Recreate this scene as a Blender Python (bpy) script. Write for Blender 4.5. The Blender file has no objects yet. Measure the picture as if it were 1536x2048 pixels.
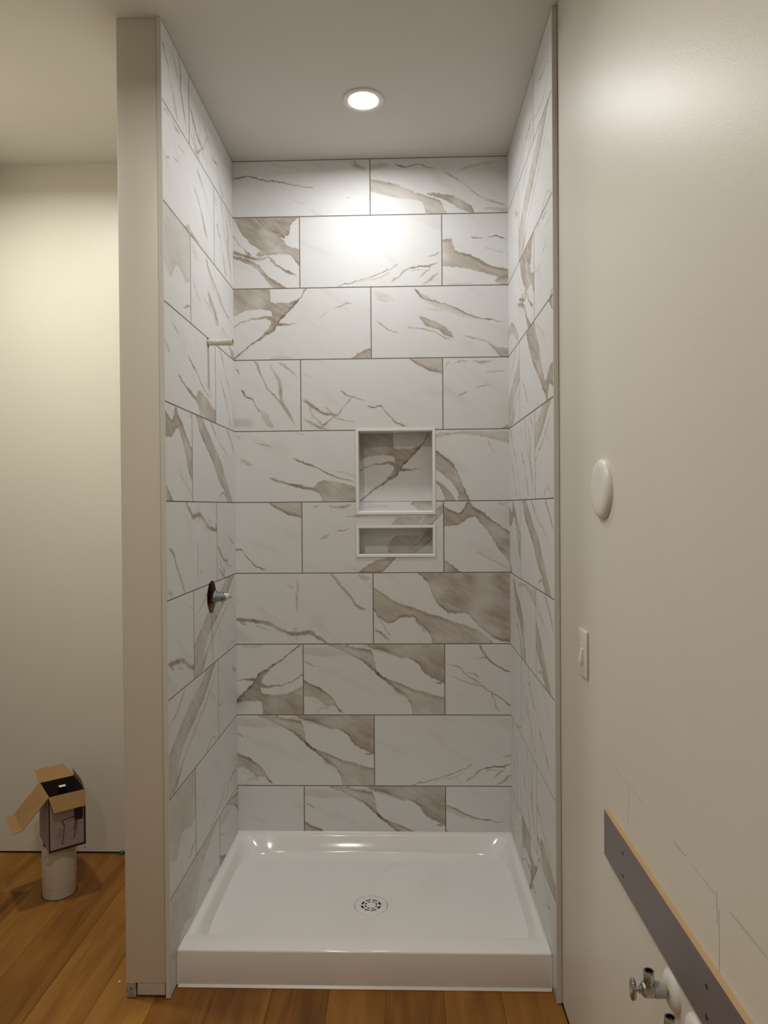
import bpy, bmesh, math, random
from mathutils import Vector, Matrix

random.seed(7)
scene = bpy.context.scene
C = scene.collection
PI = math.pi

# ------------------------------------------------------------------ camera
F_PX = 1378.0
rx, ry, rz = -0.008706163, 0.007493598, 0.028050935
R = Matrix.Rotation(rz, 3, 'Z') @ Matrix.Rotation(rx, 3, 'X') @ Matrix.Rotation(ry, 3, 'Y')
right, fwd, up = R.col[0], R.col[1], R.col[2]
cam_d = bpy.data.cameras.new('camera')
cam = bpy.data.objects.new('camera', cam_d)
C.objects.link(cam)
m = Matrix((right, up, -fwd)).transposed().to_4x4()
m.translation = Vector((0.13294, -2.97071, 1.51400))
cam.matrix_world = m
cam_d.sensor_fit = 'VERTICAL'
cam_d.sensor_height = 36.0
cam_d.lens = F_PX / 2048.0 * 36.0
cam_d.clip_start = 0.02
scene.camera = cam

# ------------------------------------------------------------------ world, exposure
world = bpy.data.worlds.new('world')
scene.world = world
world.use_nodes = True
world.node_tree.nodes['Background'].inputs[0].default_value = (0.05, 0.045, 0.04, 1)
world.node_tree.nodes['Background'].inputs[1].default_value = 0.2
vs = scene.view_settings
vs.view_transform = 'Standard'
vs.look = 'None'
vs.exposure = 0.0
vs.gamma = 1.0
vs.use_curve_mapping = False

# lamp powers (watts) and colours, one entry for each ceiling downlight
LAMP_SHOWER = (6.4, (1.0, 1.0, 1.0), 171)
LAMP_ALCOVE = (12.4, (1.0, 1.0, 0.92), 165)
LAMP_ROOM = (8.8, (1.0, 0.95, 0.87), 157)

# ------------------------------------------------------------------ dimensions (metres)
XL, XR = -0.5953, 0.5883          # tiled faces of the shower side walls
DEPTH = 0.8785                    # shower side wall depth (front edge at Y = -DEPTH)
ZC = 3.0075                       # ceiling height
ZL = lambda k: 2.7645 - (k - 1) * 0.3078     # horizontal tile joints 1..9
PX0, PX1 = -0.7335, -0.6105       # partition faces
XW = 0.604                        # painted face of right wall
ALC_L, REAR = -1.70, -4.70        # far left wall, wall behind the camera
RIM = 0.100
G = 0.0042                        # grout joint
GV = 0.0068                       # upright joints of the side walls

# ------------------------------------------------------------------ helpers
def link(name, me, mat=None, parent=None, **props):
    o = bpy.data.objects.new(name, me)
    C.objects.link(o)
    if mat is not None and me is not None:
        me.materials.append(mat)
    if parent is not None:
        o.parent = parent
    for k, v in props.items():
        o[k] = v
    return o

def obj(name, bm, mat=None, parent=None, smooth=False, **props):
    bmesh.ops.recalc_face_normals(bm, faces=bm.faces)
    me = bpy.data.meshes.new(name)
    bm.to_mesh(me)
    bm.free()
    if smooth:
        for p in me.polygons:
            p.use_smooth = True
        if smooth != True:
            me.set_sharp_from_angle(angle=math.radians(smooth))
    return link(name, me, mat, parent, **props)

def thing(name, label, category, loc=(0, 0, 0), group=None):
    o = bpy.data.objects.new(name, None)
    C.objects.link(o)
    o.location = loc
    o.empty_display_size = 0.05
    o['label'] = label
    o['category'] = category
    if group:
        o['group'] = group
    return o

def box(bm, x0, x1, y0, y1, z0, z1, mat4=None):
    vs_ = [bm.verts.new((x, y, z)) for x in (x0, x1) for y in (y0, y1) for z in (z0, z1)]
    if mat4 is not None:
        for v in vs_:
            v.co = mat4 @ v.co
    for f in ((0, 1, 3, 2), (4, 6, 7, 5), (0, 4, 5, 1), (2, 3, 7, 6), (0, 2, 6, 4), (1, 5, 7, 3)):
        bm.faces.new([vs_[i] for i in f])
    return vs_

def bevel_all(bm, w, seg=2):
    bmesh.ops.bevel(bm, geom=list(bm.edges), offset=w, segments=seg, profile=0.5, affect='EDGES', clamp_overlap=True)

def boxbm(x0, x1, y0, y1, z0, z1, bev=0, seg=2):
    bm = bmesh.new()
    box(bm, x0, x1, y0, y1, z0, z1)
    if bev:
        bmesh.ops.recalc_face_normals(bm, faces=bm.faces)
        bevel_all(bm, bev, seg)
    return bm

def frame_of(axis):
    a = Vector(axis).normalized()
    t = Vector((0, 0, 1)) if abs(a.z) < 0.9 else Vector((1, 0, 0))
    u = a.cross(t).normalized()
    return a, u, a.cross(u).normalized()

def lathe(bm, origin, axis, prof, n=40, close=False):
    """prof: list of (distance along axis, radius); radius 0 closes to a point"""
    o_ = Vector(origin)
    a, u, v = frame_of(axis)
    rings = []
    for d, r in prof:
        c = o_ + a * d
        if r <= 1e-7:
            rings.append([bm.verts.new(c)])
        else:
            rings.append([bm.verts.new(c + (u * math.cos(2 * PI * i / n) + v * math.sin(2 * PI * i / n)) * r) for i in range(n)])
    for A, B in zip(rings, rings[1:]):
        for i in range(n):
            j = (i + 1) % n
            if len(A) == 1 and len(B) == 1:
                continue
            if len(A) == 1:
                bm.faces.new((A[0], B[i], B[j]))
            elif len(B) == 1:
                bm.faces.new((A[i], B[0], A[j]))
            else:
                bm.faces.new((A[i], B[i], B[j], A[j]))
    if close:
        A, B = rings[-1], rings[0]
        for i in range(n):
            j = (i + 1) % n
            bm.faces.new((A[i], B[i], B[j], A[j]))

def lathe_obj(name, origin, axis, prof, mat, parent=None, n=40, smooth=40, close=False, **props):
    bm = bmesh.new()
    lathe(bm, origin, axis, prof, n, close)
    return obj(name, bm, mat, parent, smooth=smooth, **props)

def quad_slab(bm, pts, thick, nrm):
    """thin plate with outline pts, extruded along nrm by thick"""
    n = Vector(nrm).normalized() * thick
    a = [bm.verts.new(Vector(p)) for p in pts]
    b = [bm.verts.new(Vector(p) + n) for p in pts]
    bm.faces.new(a)
    bm.faces.new(b[::-1])
    k = len(pts)
    for i in range(k):
        j = (i + 1) % k
        bm.faces.new((a[i], b[i], b[j], a[j]))

# ------------------------------------------------------------------ materials
class NT:
    def __init__(self, name):
        self.m = bpy.data.materials.new(name)
        self.m.use_nodes = True
        self.t = self.m.node_tree
        self.b = self.t.nodes['Principled BSDF']
    def n(self, typ, **kw):
        nd = self.t.nodes.new(typ)
        for k, v in kw.items():
            setattr(nd, k, v)
        return nd
    def put(self, sock, val):
        if isinstance(val, bpy.types.NodeSocket):
            self.t.links.new(val, sock)
        else:
            sock.default_value = val
    def math(self, op, a, b=None, c=None, clamp=False):
        nd = self.n('ShaderNodeMath', operation=op, use_clamp=clamp)
        self.put(nd.inputs[0], a)
        if b is not None:
            self.put(nd.inputs[1], b)
        if c is not None:
            self.put(nd.inputs[2], c)
        return nd.outputs[0]
    def mr(self, v, a, b, c=0.0, d=1.0, smooth=True):
        nd = self.n('ShaderNodeMapRange', interpolation_type='SMOOTHSTEP' if smooth else 'LINEAR')
        for i, x in enumerate((v, a, b, c, d)):
            self.put(nd.inputs[i], x)
        return nd.outputs[0]
    def noise(self, vec, scale, detail=2.0, rough=0.5, dist=0.0, color=False):
        nd = self.n('ShaderNodeTexNoise')
        if vec is not None:
            self.put(nd.inputs['Vector'], vec)
        nd.inputs['Scale'].default_value = scale
        nd.inputs['Detail'].default_value = detail
        nd.inputs['Roughness'].default_value = rough
        nd.inputs['Distortion'].default_value = dist
        return nd.outputs['Color' if color else 'Fac']
    def ramp(self, fac, stops):
        nd = self.n('ShaderNodeValToRGB')
        el = nd.color_ramp.elements
        while len(el) < len(stops):
            el.new(0.5)
        for e_, (p, c) in zip(el, stops):
            e_.position = p
            e_.color = (*c, 1)
        self.put(nd.inputs[0], fac)
        return nd.outputs[0]
    def mix(self, fac, a, b):
        nd = self.n('ShaderNodeMix', data_type='RGBA')
        self.put(nd.inputs[0], fac)
        for s_, v in ((6, a), (7, b)):
            self.put(nd.inputs[s_], (*v, 1) if isinstance(v, tuple) and len(v) == 3 else v)
        return nd.outputs[2]
    def vmath(self, op, a, b=None, s=None):
        nd = self.n('ShaderNodeVectorMath', operation=op)
        self.put(nd.inputs[0], a)
        if b is not None:
            self.put(nd.inputs[1], b)
        if s is not None:
            self.put(nd.inputs['Scale'], s)
        return nd.outputs[0]
    def bump(self, h, strength, dist):
        nd = self.n('ShaderNodeBump')
        nd.inputs['Strength'].default_value = strength
        nd.inputs['Distance'].default_value = dist
        self.put(nd.inputs['Height'], h)
        self.put(self.b.inputs['Normal'], nd.outputs[0])
    def set(self, **kw):
        for k, v in kw.items():
            self.put(self.b.inputs[k.replace('_', ' ')], v)
        return self.m

def plain(name, col, rough=0.5, metal=0.0, bump=0.0, bscale=200.0, var=0.06, vscale=6.0, spec=0.5, coat=0.0):
    """simple procedural surface: base colour with slight noise variation and fine relief"""
    t = NT(name)
    tc = t.n('ShaderNodeTexCoord').outputs['Object']
    nz = t.noise(tc, vscale, 3.0)
    lo = tuple(c * (1 - var) for c in col)
    hi = tuple(min(1.0, c * (1 + var)) for c in col)
    t.set(Base_Color=t.ramp(nz, [(0.3, lo), (0.7, hi)]), Roughness=rough, Metallic=metal)
    t.b.inputs['Specular IOR Level'].default_value = spec
    t.b.inputs['Coat Weight'].default_value = coat
    t.b.inputs['Coat Roughness'].default_value = 0.05
    if bump:
        t.bump(t.noise(tc, bscale, 2.0), bump, 0.001)
    return t.m

M = {}
M['paint'] = plain('wall_paint', (0.70, 0.665, 0.585), 0.42, bump=0.22, bscale=260, var=0.012, vscale=2.5, spec=0.42)
M['ceil'] = plain('ceiling_paint', (0.66, 0.63, 0.575), 0.75, bump=0.15, bscale=200, var=0.012, vscale=2.0)
M['grout'] = plain('grout', (0.20, 0.175, 0.15), 0.9, bump=0.3, bscale=900)
M['trim'] = plain('satin_edge_trim', (0.66, 0.645, 0.60), 0.38, var=0.02)
M['white_frame'] = plain('white_niche_frame', (0.90, 0.89, 0.86), 0.25, var=0.01)
M['acrylic'] = plain('white_acrylic', (0.90, 0.88, 0.855), 0.10, var=0.004, coat=0.3)
M['white_plastic'] = plain('white_plastic', (0.74, 0.715, 0.66), 0.32, var=0.01)
M['caulk'] = plain('white_caulk', (0.80, 0.78, 0.74), 0.3, var=0.02)
M['chrome'] = plain('chrome', (0.50, 0.51, 0.51), 0.10, metal=1.0, var=0.02)
M['dull_metal'] = plain('brushed_metal', (0.33, 0.34, 0.35), 0.32, metal=0.85, var=0.05)
M['galv'] = plain('galvanised_metal', (0.42, 0.44, 0.43), 0.45, metal=0.5, var=0.35, vscale=110)
M['brass'] = plain('brass', (0.60, 0.44, 0.16), 0.25, metal=1.0)
M['dark'] = plain('dark_recess', (0.012, 0.011, 0.010), 0.8)
M['pvc'] = plain('white_pvc', (0.55, 0.49, 0.40), 0.35, var=0.05, vscale=14)
M['stub'] = plain('ivory_pipe', (0.66, 0.63, 0.54), 0.22, var=0.03)
M['kraft'] = plain('kraft_cardboard', (0.32, 0.18, 0.060), 0.85, var=0.07, vscale=40, bump=0.2, bscale=500)
M['card_print'] = plain('printed_cardboard', (0.34, 0.285, 0.275), 0.5, var=0.04, vscale=25)
M['ink'] = plain('black_ink', (0.015, 0.012, 0.014), 0.5)
M['ink_brown'] = plain('brown_ink', (0.13, 0.07, 0.055), 0.5)
M['ink_grey'] = plain('grey_ink', (0.27, 0.235, 0.25), 0.5)
M['black_plastic'] = plain('black_plastic', (0.01, 0.01, 0.01), 0.3)
M['paper'] = plain('white_label_paper', (0.75, 0.75, 0.76), 0.6)
M['laminate'] = plain('grey_laminate', (0.165, 0.140, 0.140), 0.42, var=0.04, vscale=9)
M['membrane'] = plain('red_brown_lining', (0.22, 0.055, 0.03), 0.7, var=0.25, vscale=40)
M['graphite'] = plain('pencil_graphite', (0.44, 0.41, 0.36), 0.7)
M['sleeve'] = plain('grey_plastic_sleeve', (0.42, 0.42, 0.41), 0.4)
M['gypsum'] = plain('raw_gypsum_paper', (0.56, 0.50, 0.43), 0.9, var=0.06, vscale=30)
M['subfloor'] = plain('sub_floor', (0.05, 0.024, 0.008), 0.9)
M['dark_metal'] = plain('dark_screw_metal', (0.06, 0.055, 0.055), 0.3, metal=0.8)
M['box_shade'] = plain('carton_inside_shade', (0.022, 0.008, 0.007), 0.8)  # inner carton faces: the darkness inside the box is put into their colour
M['teal'] = plain('teal_plastic', (0.03, 0.16, 0.13), 0.5)
M['threads'] = plain('dark_tile_adhesive', (0.30, 0.285, 0.26), 0.85)

# plywood edge: thin layered stripes
t = NT('plywood_edge')
tc = t.n('ShaderNodeTexCoord').outputs['Object']
w = t.n('ShaderNodeTexWave', wave_type='BANDS', bands_direction='X')
t.put(w.inputs['Vector'], tc)
w.inputs['Scale'].default_value = 90
w.inputs['Distortion'].default_value = 1.5
M['ply'] = t.set(Base_Color=t.ramp(w.outputs['Fac'], [(0.2, (0.40, 0.25, 0.115)), (0.8, (0.58, 0.40, 0.21))]), Roughness=0.7)

# oak planks: grain along local Y, tone by object
t = NT('oak_plank')
tc = t.n('ShaderNodeTexCoord').outputs['Object']
rnd = t.n('ShaderNodeObjectInfo').outputs['Random']
off = t.n('ShaderNodeCombineXYZ')
t.put(off.inputs[0], t.math('MULTIPLY', rnd, 37.0))
t.put(off.inputs[1], t.math('MULTIPLY', rnd, 91.0))
p0 = t.vmath('ADD', tc, off.outputs[0])
mp = t.n('ShaderNodeMapping')
mp.inputs['Scale'].default_value = (1.0, 0.10, 1.0)
t.put(mp.inputs['Vector'], p0)
g1 = t.noise(mp.outputs[0], 14.0, 4.0, 0.55, 0.6)
mp2 = t.n('ShaderNodeMapping')
mp2.inputs['Scale'].default_value = (1.0, 0.03, 1.0)
t.put(mp2.inputs['Vector'], p0)
g2 = t.noise(mp2.outputs[0], 110.0, 3.0, 0.6)
big = t.noise(p0, 2.6, 2.0)
fac = t.math('ADD', t.math('MULTIPLY', g1, 0.75), t.math('MULTIPLY', g2, 0.25))
fac = t.math('ADD', fac, t.math('MULTIPLY', t.math('SUBTRACT', rnd, 0.5), 0.26))
fac = t.math('ADD', fac, t.math('MULTIPLY', t.math('SUBTRACT', big, 0.5), 0.35))
colr = t.ramp(fac, [(0.22, (0.110, 0.040, 0.006)), (0.45, (0.228, 0.092, 0.014)), (0.62, (0.305, 0.134, 0.023)), (0.82, (0.40, 0.200, 0.045))])
vo = t.n('ShaderNodeTexVoronoi')
mp3 = t.n('ShaderNodeMapping')
mp3.inputs['Scale'].default_value = (1.0, 0.45, 1.0)
t.put(mp3.inputs['Vector'], p0)
t.put(vo.inputs['Vector'], t.vmath('ADD', mp3.outputs[0], t.vmath('SCALE', t.noise(p0, 18.0, 2.0, color=True), s=0.03)))
vo.inputs['Scale'].default_value = 3.4
knot = t.mr(vo.outputs['Distance'], 0.02, 0.085, 1.0, 0.0)
colr = t.mix(t.math('MULTIPLY', knot, 0.75), colr, (0.055, 0.024, 0.010))
t.set(Base_Color=colr, Roughness=0.50)
t.b.inputs['Specular IOR Level'].default_value = 0.3
t.bump(g2, 0.12, 0.001)
M['oak'] = t.m

# ------------------------------------------------------------------ marble-look porcelain prints
# A tile print is described by soft bands between two curves, in a 0..1 x 0..1 tile frame (x to the right, y down).
def vein(o, pts, w, s=0.85, e=0.0):
    """thin vein along a centre line, tapered at both ends"""
    n_ = len(pts)
    top, bot = [], []
    for i, p in enumerate(pts):
        k = 0.12 if i in (0, n_ - 1) else 1.0
        wi = (p[2] if len(p) > 2 else w) * k / 2
        if o == 'h':
            top.append((p[0], p[1] - wi)); bot.append((p[0], p[1] + wi))
        else:
            top.append((p[0] - wi, p[1])); bot.append((p[0] + wi, p[1]))
    return (o, top, bot, s, (e, e), (w * 0.42, w * 0.42))

def band(o, top, bot, s=0.5, e=(0.0, 0.0), soft=(10, 10)):
    return (o, top, bot, s, e, soft)

PRINTS = {}
def P(name, bbox, bands):
    x0, y0, x1, y1 = bbox
    W, H = x1 - x0, y1 - y0
    out = []
    for o, top, bot, s, e, soft in bands:
        if o == 'h':
            f = lambda p: ((p[0] - x0) / W, (p[1] - y0) / H)
            sc = 1.0 / H
        else:
            f = lambda p: ((p[1] - y0) / H, (p[0] - x0) / W)
            sc = 1.0 / W
        out.append((o, sorted(map(f, top)), sorted(map(f, bot)), s, e, (soft[0] * sc, soft[1] * sc)))
    PRINTS[name] = out

P('A', (39, 690, 747, 1043), [
    band('h', [(39, 1043), (62, 1024), (120, 975), (180, 930), (225, 895), (240, 870), (252, 835), (300, 772), (340, 757), (385, 740), (410, 700), (425, 680)],
         [(39, 1060), (62, 1043), (120, 992), (180, 952), (240, 915), (270, 890), (290, 852), (330, 815), (380, 765), (410, 725), (440, 680)], 0.55, (0, 0.45), (10, 7)),
    band('h', [(39, 640), (245, 660), (247, 745), (330, 757)], [(39, 840), (62, 828), (130, 800), (200, 794), (245, 800), (258, 832), (330, 790)], 0.52, (0, 0.1), (8, 8)),
    band('h', [(39, 885), (62, 870), (110, 842), (180, 828), (250, 822), (272, 845)], [(39, 900), (62, 886), (110, 857), (180, 843), (236, 850), (268, 890)], 0.6, (0, 0.1), (6, 6)),
    vein('h', [(560, 790), (600, 778), (630, 765), (665, 772)], 14, 0.5), vein('h', [(490, 835), (515, 820), (535, 805)], 16, 0.22),
    band('h', [(650, 1043), (690, 1010), (740, 985), (780, 978)], [(650, 1060), (780, 1060)], 0.42, (0.2, 0), (8, 8)),
    band('h', [(230, 1043), (270, 1020), (320, 1020), (360, 1036)], [(230, 1060), (360, 1060)], 0.3, (0, 0), (14, 8)),
])
P('B', (-311, 332, 397, 685), [
    band('h', [(70, 300), (397, 300)], [(70, 338), (100, 395), (140, 450), (180, 485), (230, 500), (285, 480), (300, 440), (345, 425), (352, 380), (397, 335)], 0.55, (0, 0.15), (6, 9)),
    band('h', [(190, 500), (240, 478), (300, 430), (340, 470), (397, 486)], [(190, 530), (245, 520), (330, 520), (397, 580)], 0.52, (0.05, 0.3), (8, 7)),
    vein('h', [(40, 500), (62, 505), (120, 522), (200, 537), (250, 520)], 26, 0.55, 0.15),
    band('h', [(20, 505), (62, 518), (130, 532), (190, 562), (240, 622), (300, 660), (345, 690)], [(20, 525), (62, 542), (130, 562), (190, 602), (230, 652), (270, 688), (345, 700)], 0.52, (0.25, 0.1), (6, 8)),
    vein('h', [(225, 522), (300, 582), (360, 615), (397, 630)], 18, 0.55, 0.15),
    vein('h', [(180, 335), (220, 372), (262, 402), (300, 412), (335, 440)], 6, 0.95), vein('h', [(40, 395), (62, 420), (110, 480), (165, 525)], 7, 0.6),
    band('h', [(-311, 560), (-200, 540), (-60, 590), (30, 660)], [(-311, 640), (-200, 600), (-80, 640), (30, 685)], 0.35, (0.2, 0), (8, 12)),
])
P('C', (39, -28, 747, 325), [
    vein('h', [(39, 140), (62, 135), (120, 122), (200, 138), (290, 155), (390, 175), (430, 180), (475, 186)], 8, 0.75, 0.1),
    vein('h', [(640, 60), (690, 85), (747, 108)], 34, 0.35), vein('h', [(660, 45), (700, 95), (730, 112)], 12, 0.4),
    vein('h', [(350, 240), (385, 255), (430, 275)], 7, 0.28), vein('h', [(630, 244), (645, 240), (655, 244)], 6, 0.4), vein('h', [(240, 60), (330, 82), (420, 92)], 10, 0.2),
    vein('h', [(430, 290), (520, 330)], 6, 0.18),
])
P('D', (745, -35, 1453, 317), [
    band('h', [(745, 135), (800, 148), (870, 165), (950, 200), (1030, 225), (1090, 252), (1120, 300), (1135, 330)], [(745, 205), (830, 232), (900, 246), (990, 256), (1008, 282), (1025, 320), (1135, 335)], 0.38, (0.22, 0.1), (8, 9)),
    band('h', [(1025, 208), (1100, 214), (1180, 240), (1240, 272), (1262, 312)], [(1025, 216), (1080, 242), (1150, 272), (1200, 305), (1262, 316)], 0.45, (0.2, 0.15), (8, 8)),
    vein('h', [(860, 65), (930, 85), (980, 70), (1030, 86), (1080, 96)], 9, 0.7), vein('h', [(1165, 115), (1250, 85), (1400, 65)], 26, 0.26),
    vein('h', [(1100, 108), (1200, 170), (1300, 242), (1430, 285)], 12, 0.36), band('h', [(1300, 290), (1340, 285), (1453, 285)], [(1300, 300), (1340, 310), (1453, 330)], 0.32),
    band('h', [(745, 60), (800, 55), (850, 70)], [(745, 105), (800, 92), (850, 80)], 0.28),
])
P('Q', (1105, 317, 1813, 670), [
    band('h', [(1090, 445), (1112, 438), (1150, 436), (1168, 490), (1250, 520), (1330, 558), (1425, 588), (1560, 640), (1640, 670)], [(1090, 575), (1180, 585), (1260, 602), (1340, 620), (1425, 652), (1520, 680), (1640, 690)], 0.45, (0.3, 0.1), (8, 10)),
    vein('h', [(1240, 425), (1270, 434), (1318, 437)], 14, 0.6), vein('h', [(1325, 438), (1375, 426), (1400, 438), (1430, 444)], 8, 0.85, 0.15),
    band('h', [(1362, 645), (1385, 628), (1440, 620)], [(1362, 650), (1385, 668), (1440, 700)], 0.5, (0.2, 0), (6, 6)), vein('h', [(1105, 668), (1180, 660), (1280, 668)], 9, 0.3),
    vein('h', [(1310, 480), (1360, 500), (1420, 512)], 6, 0.3), vein('h', [(1500, 400), (1600, 440), (1750, 520)], 12, 0.4),
])
P('E', (397, 325, 1103, 683), [
    vein('h', [(580, 678), (620, 668), (690, 650), (780, 622), (840, 600), (892, 576)], 9, 0.6), vein('h', [(690, 660), (730, 648), (790, 640), (850, 615)], 8, 0.35),
    vein('h', [(842, 662), (890, 632), (930, 600), (985, 588), (1040, 580), (1103, 558)], 15, 0.62, 0.1), vein('h', [(985, 645), (1015, 620), (1040, 600), (1052, 570)], 14, 0.5),
    vein('h', [(1028, 542), (1065, 528), (1103, 505)], 8, 0.6), vein('h', [(1072, 455), (1103, 458)], 14, 0.35), vein('h', [(990, 683), (1040, 655), (1070, 630), (1103, 612)], 22, 0.42, 0.1),
    vein('h', [(664, 540), (672, 533), (680, 528)], 6, 0.35), vein('h', [(715, 478), (740, 468)], 7, 0.22), vein('h', [(940, 610), (1000, 602), (1050, 606)], 5, 0.5), vein('h', [(590, 610), (600, 600)], 6, 0.25),
])
P('F', (749, 682, 1457, 1036), [
    vein('h', [(960, 690), (1010, 738), (1080, 760), (1170, 790), (1250, 830), (1330, 850), (1457, 860)], 13, 0.62, 0.1),
    band('h', [(990, 715), (1080, 758), (1170, 788), (1250, 826), (1300, 842)], [(990, 740), (1060, 790), (1150, 822), (1230, 850), (1300, 856)], 0.26, (0.1, 0), (8, 22)),
    band('h', [(985, 826), (1060, 848), (1110, 876), (1150, 910), (1160, 934)], [(985, 836), (1030, 882), (1085, 902), (1120, 928), (1160, 942)], 0.42, (0.1, 0.2), (8, 8)),
    vein('h', [(915, 880), (990, 888), (1060, 904), (1100, 930), (1155, 948)], 11, 0.5), vein('h', [(740, 828), (800, 865), (850, 903), (890, 914)], 10, 0.55), vein('h', [(745, 695), (800, 728), (870, 750)], 50, 0.22),
    vein('h', [(760, 735), (820, 750), (850, 745), (870, 755)], 10, 0.3), vein('h', [(1205, 928), (1300, 955), (1340, 972), (1365, 1000), (1440, 1026)], 10, 0.5),
    band('h', [(1330, 968), (1380, 985), (1457, 988)], [(1330, 974), (1370, 1018), (1400, 1050), (1457, 1050)], 0.42, (0, 0.1)), vein('h', [(980, 780), (1090, 800), (1180, 810)], 12, 0.2),
])
P('G', (-298, 58, 410, 405), [
    vein('h', [(170, 50), (215, 140), (250, 202), (290, 245), (340, 312), (410, 405)], 16, 0.6), vein('v', [(240, 50), (290, 130), (310, 190), (312, 250), (350, 320), (400, 410)], 30, 0.4, 0.1),
    vein('h', [(290, 62), (360, 110), (410, 165)], 18, 0.42), vein('h', [(112, 195), (140, 238), (165, 246), (190, 282), (215, 312)], 14, 0.75, 0.1), vein('h', [(85, 95), (108, 132)], 12, 0.5),
    vein('h', [(-298, 150), (-200, 210), (-80, 330), (-20, 400)], 16, 0.5), vein('h', [(-240, 60), (-120, 160), (20, 300), (80, 400)], 22, 0.38), vein('h', [(200, 300), (280, 395)], 12, 0.3),
])
P('H', (410, 58, 1104, 402), [
    band('h', [(935, 30), (1104, 30)], [(935, 52), (960, 74), (985, 92), (1040, 116), (1104, 136)], 0.4, (0, 0.45), (6, 6)),
    vein('h', [(598, 208), (640, 235), (690, 250), (735, 264)], 14, 0.6), vein('h', [(735, 282), (765, 292), (800, 286), (820, 312), (850, 342), (880, 367), (930, 388)], 12, 0.75, 0.1),
    vein('h', [(400, 240), (440, 265), (490, 300), (520, 320), (560, 322), (610, 332)], 24, 0.55, 0.1), vein('h', [(400, 325), (460, 365), (500, 385), (560, 400)], 24, 0.5), vein('h', [(490, 390), (560, 340), (620, 290), (660, 245)], 12, 0.5),
    vein('h', [(525, 288), (580, 320), (610, 312)], 10, 0.55), vein('h', [(560, 330), (620, 352), (680, 362)], 7, 0.5), vein('h', [(440, 260), (470, 330), (540, 390)], 26, 0.3), vein('h', [(1060, 378), (1104, 368)], 12, 0.5), vein('h', [(700, 380), (722, 388)], 8, 0.5), vein('h', [(1088, 270), (1104, 272)], 10, 0.4),
    vein('h', [(410, 120), (440, 135), (470, 145)], 16, 0.3),
])
P('I', (1107, 50, 1815, 398), [
    vein('h', [(1155, 80), (1200, 66), (1240, 72)], 15, 0.55), vein('h', [(1245, 62), (1300, 72), (1360, 60)], 22, 0.5), vein('h', [(1305, 128), (1360, 120), (1425, 110)], 13, 0.45), vein('h', [(1262, 196), (1300, 188), (1345, 182)], 11, 0.5),
    vein('h', [(1180, 234), (1232, 212)], 6, 0.45), band('h', [(1380, 410), (1410, 378), (1460, 360)], [(1380, 420), (1460, 420)], 0.45), vein('h', [(1107, 125), (1120, 95), (1145, 60)], 8, 0.4),
    vein('h', [(1500, 180), (1600, 230), (1720, 330)], 14, 0.5), vein('h', [(1540, 90), (1700, 160), (1815, 260)], 20, 0.4),
])
P('J', (47, 410, 755, 754), [
    vein('h', [(350, 536), (410, 560), (470, 582), (530, 612), (570, 632), (612, 645), (680, 660)], 13, 0.6, 0.1),
    band('h', [(238, 632), (330, 655), (400, 668), (455, 680), (485, 656), (530, 648), (600, 660), (755, 700)], [(238, 640), (320, 670), (400, 692), (480, 714), (505, 740), (520, 770), (755, 770)], 0.45, (0.1, 0.28), (8, 7)),
    vein('h', [(530, 670), (580, 690), (640, 725), (700, 760)], 22, 0.25), vein('h', [(155, 458), (210, 475), (262, 488)], 9, 0.5), vein('h', [(80, 536), (160, 576)], 6, 0.3), vein('h', [(47, 420), (90, 440), (100, 455)], 14, 0.35), vein('h', [(370, 412), (430, 432)], 12, 0.3),
    vein('h', [(560, 600), (640, 622), (755, 660)], 16, 0.25),
])
P('K', (755, 405, 1463, 748), [
    band('h', [(900, 420), (1000, 470), (1072, 502), (1110, 530), (1160, 566), (1182, 612), (1210, 682), (1250, 760)], [(900, 450), (1000, 560), (1072, 602), (1110, 626), (1150, 662), (1180, 722), (1190, 770), (1250, 775)], 0.46, (0.4, 0.1), (6, 9)),
    band('h', [(1000, 600), (1072, 645), (1110, 670), (1165, 738), (1180, 760)], [(1000, 620), (1072, 664), (1100, 702), (1130, 760), (1180, 780)], 0.4, (0.1, 0.2)),
    band('h', [(1040, 432), (1090, 416), (1150, 414), (1250, 408), (1463, 408)], [(1040, 436), (1090, 444), (1180, 432), (1280, 442), (1350, 452), (1463, 482)], 0.3, (0, 0.15), (8, 12)), vein('h', [(1325, 455), (1345, 490), (1365, 520)], 7, 0.4), vein('h', [(1072, 470), (1120, 466)], 16, 0.25),
])
P('L', (412, 757, 1107, 1100), [
    vein('h', [(455, 785), (480, 776), (515, 770)], 18, 0.4), vein('h', [(530, 772), (600, 782), (670, 762)], 24, 0.42), vein('h', [(615, 832), (680, 826), (750, 818)], 12, 0.5), vein('h', [(575, 902), (620, 892), (655, 884)], 9, 0.5), vein('h', [(490, 940), (555, 910)], 6, 0.35),
    band('h', [(690, 1098), (760, 1042), (830, 1020), (862, 985), (930, 915), (1000, 850), (1060, 800), (1107, 765)], [(690, 1110), (780, 1110), (820, 1085), (862, 1042), (900, 1000), (980, 925), (1040, 882), (1080, 842), (1107, 812)], 0.42, (0.15, 0.3), (8, 8)),
    vein('h', [(770, 1105), (820, 1060), (860, 1030)], 10, 0.35), band('h', [(835, 930), (860, 850), (900, 828), (1000, 830), (1060, 790)], [(835, 950), (870, 945), (940, 910), (1000, 850), (1060, 800)], 0.34, (0.1, 0.1)), vein('h', [(840, 850), (855, 900), (850, 960)], 8, 0.4), vein('h', [(1000, 835), (1107, 780)], 30, 0.3),
    vein('h', [(412, 830), (430, 815)], 8, 0.4),
])
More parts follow.
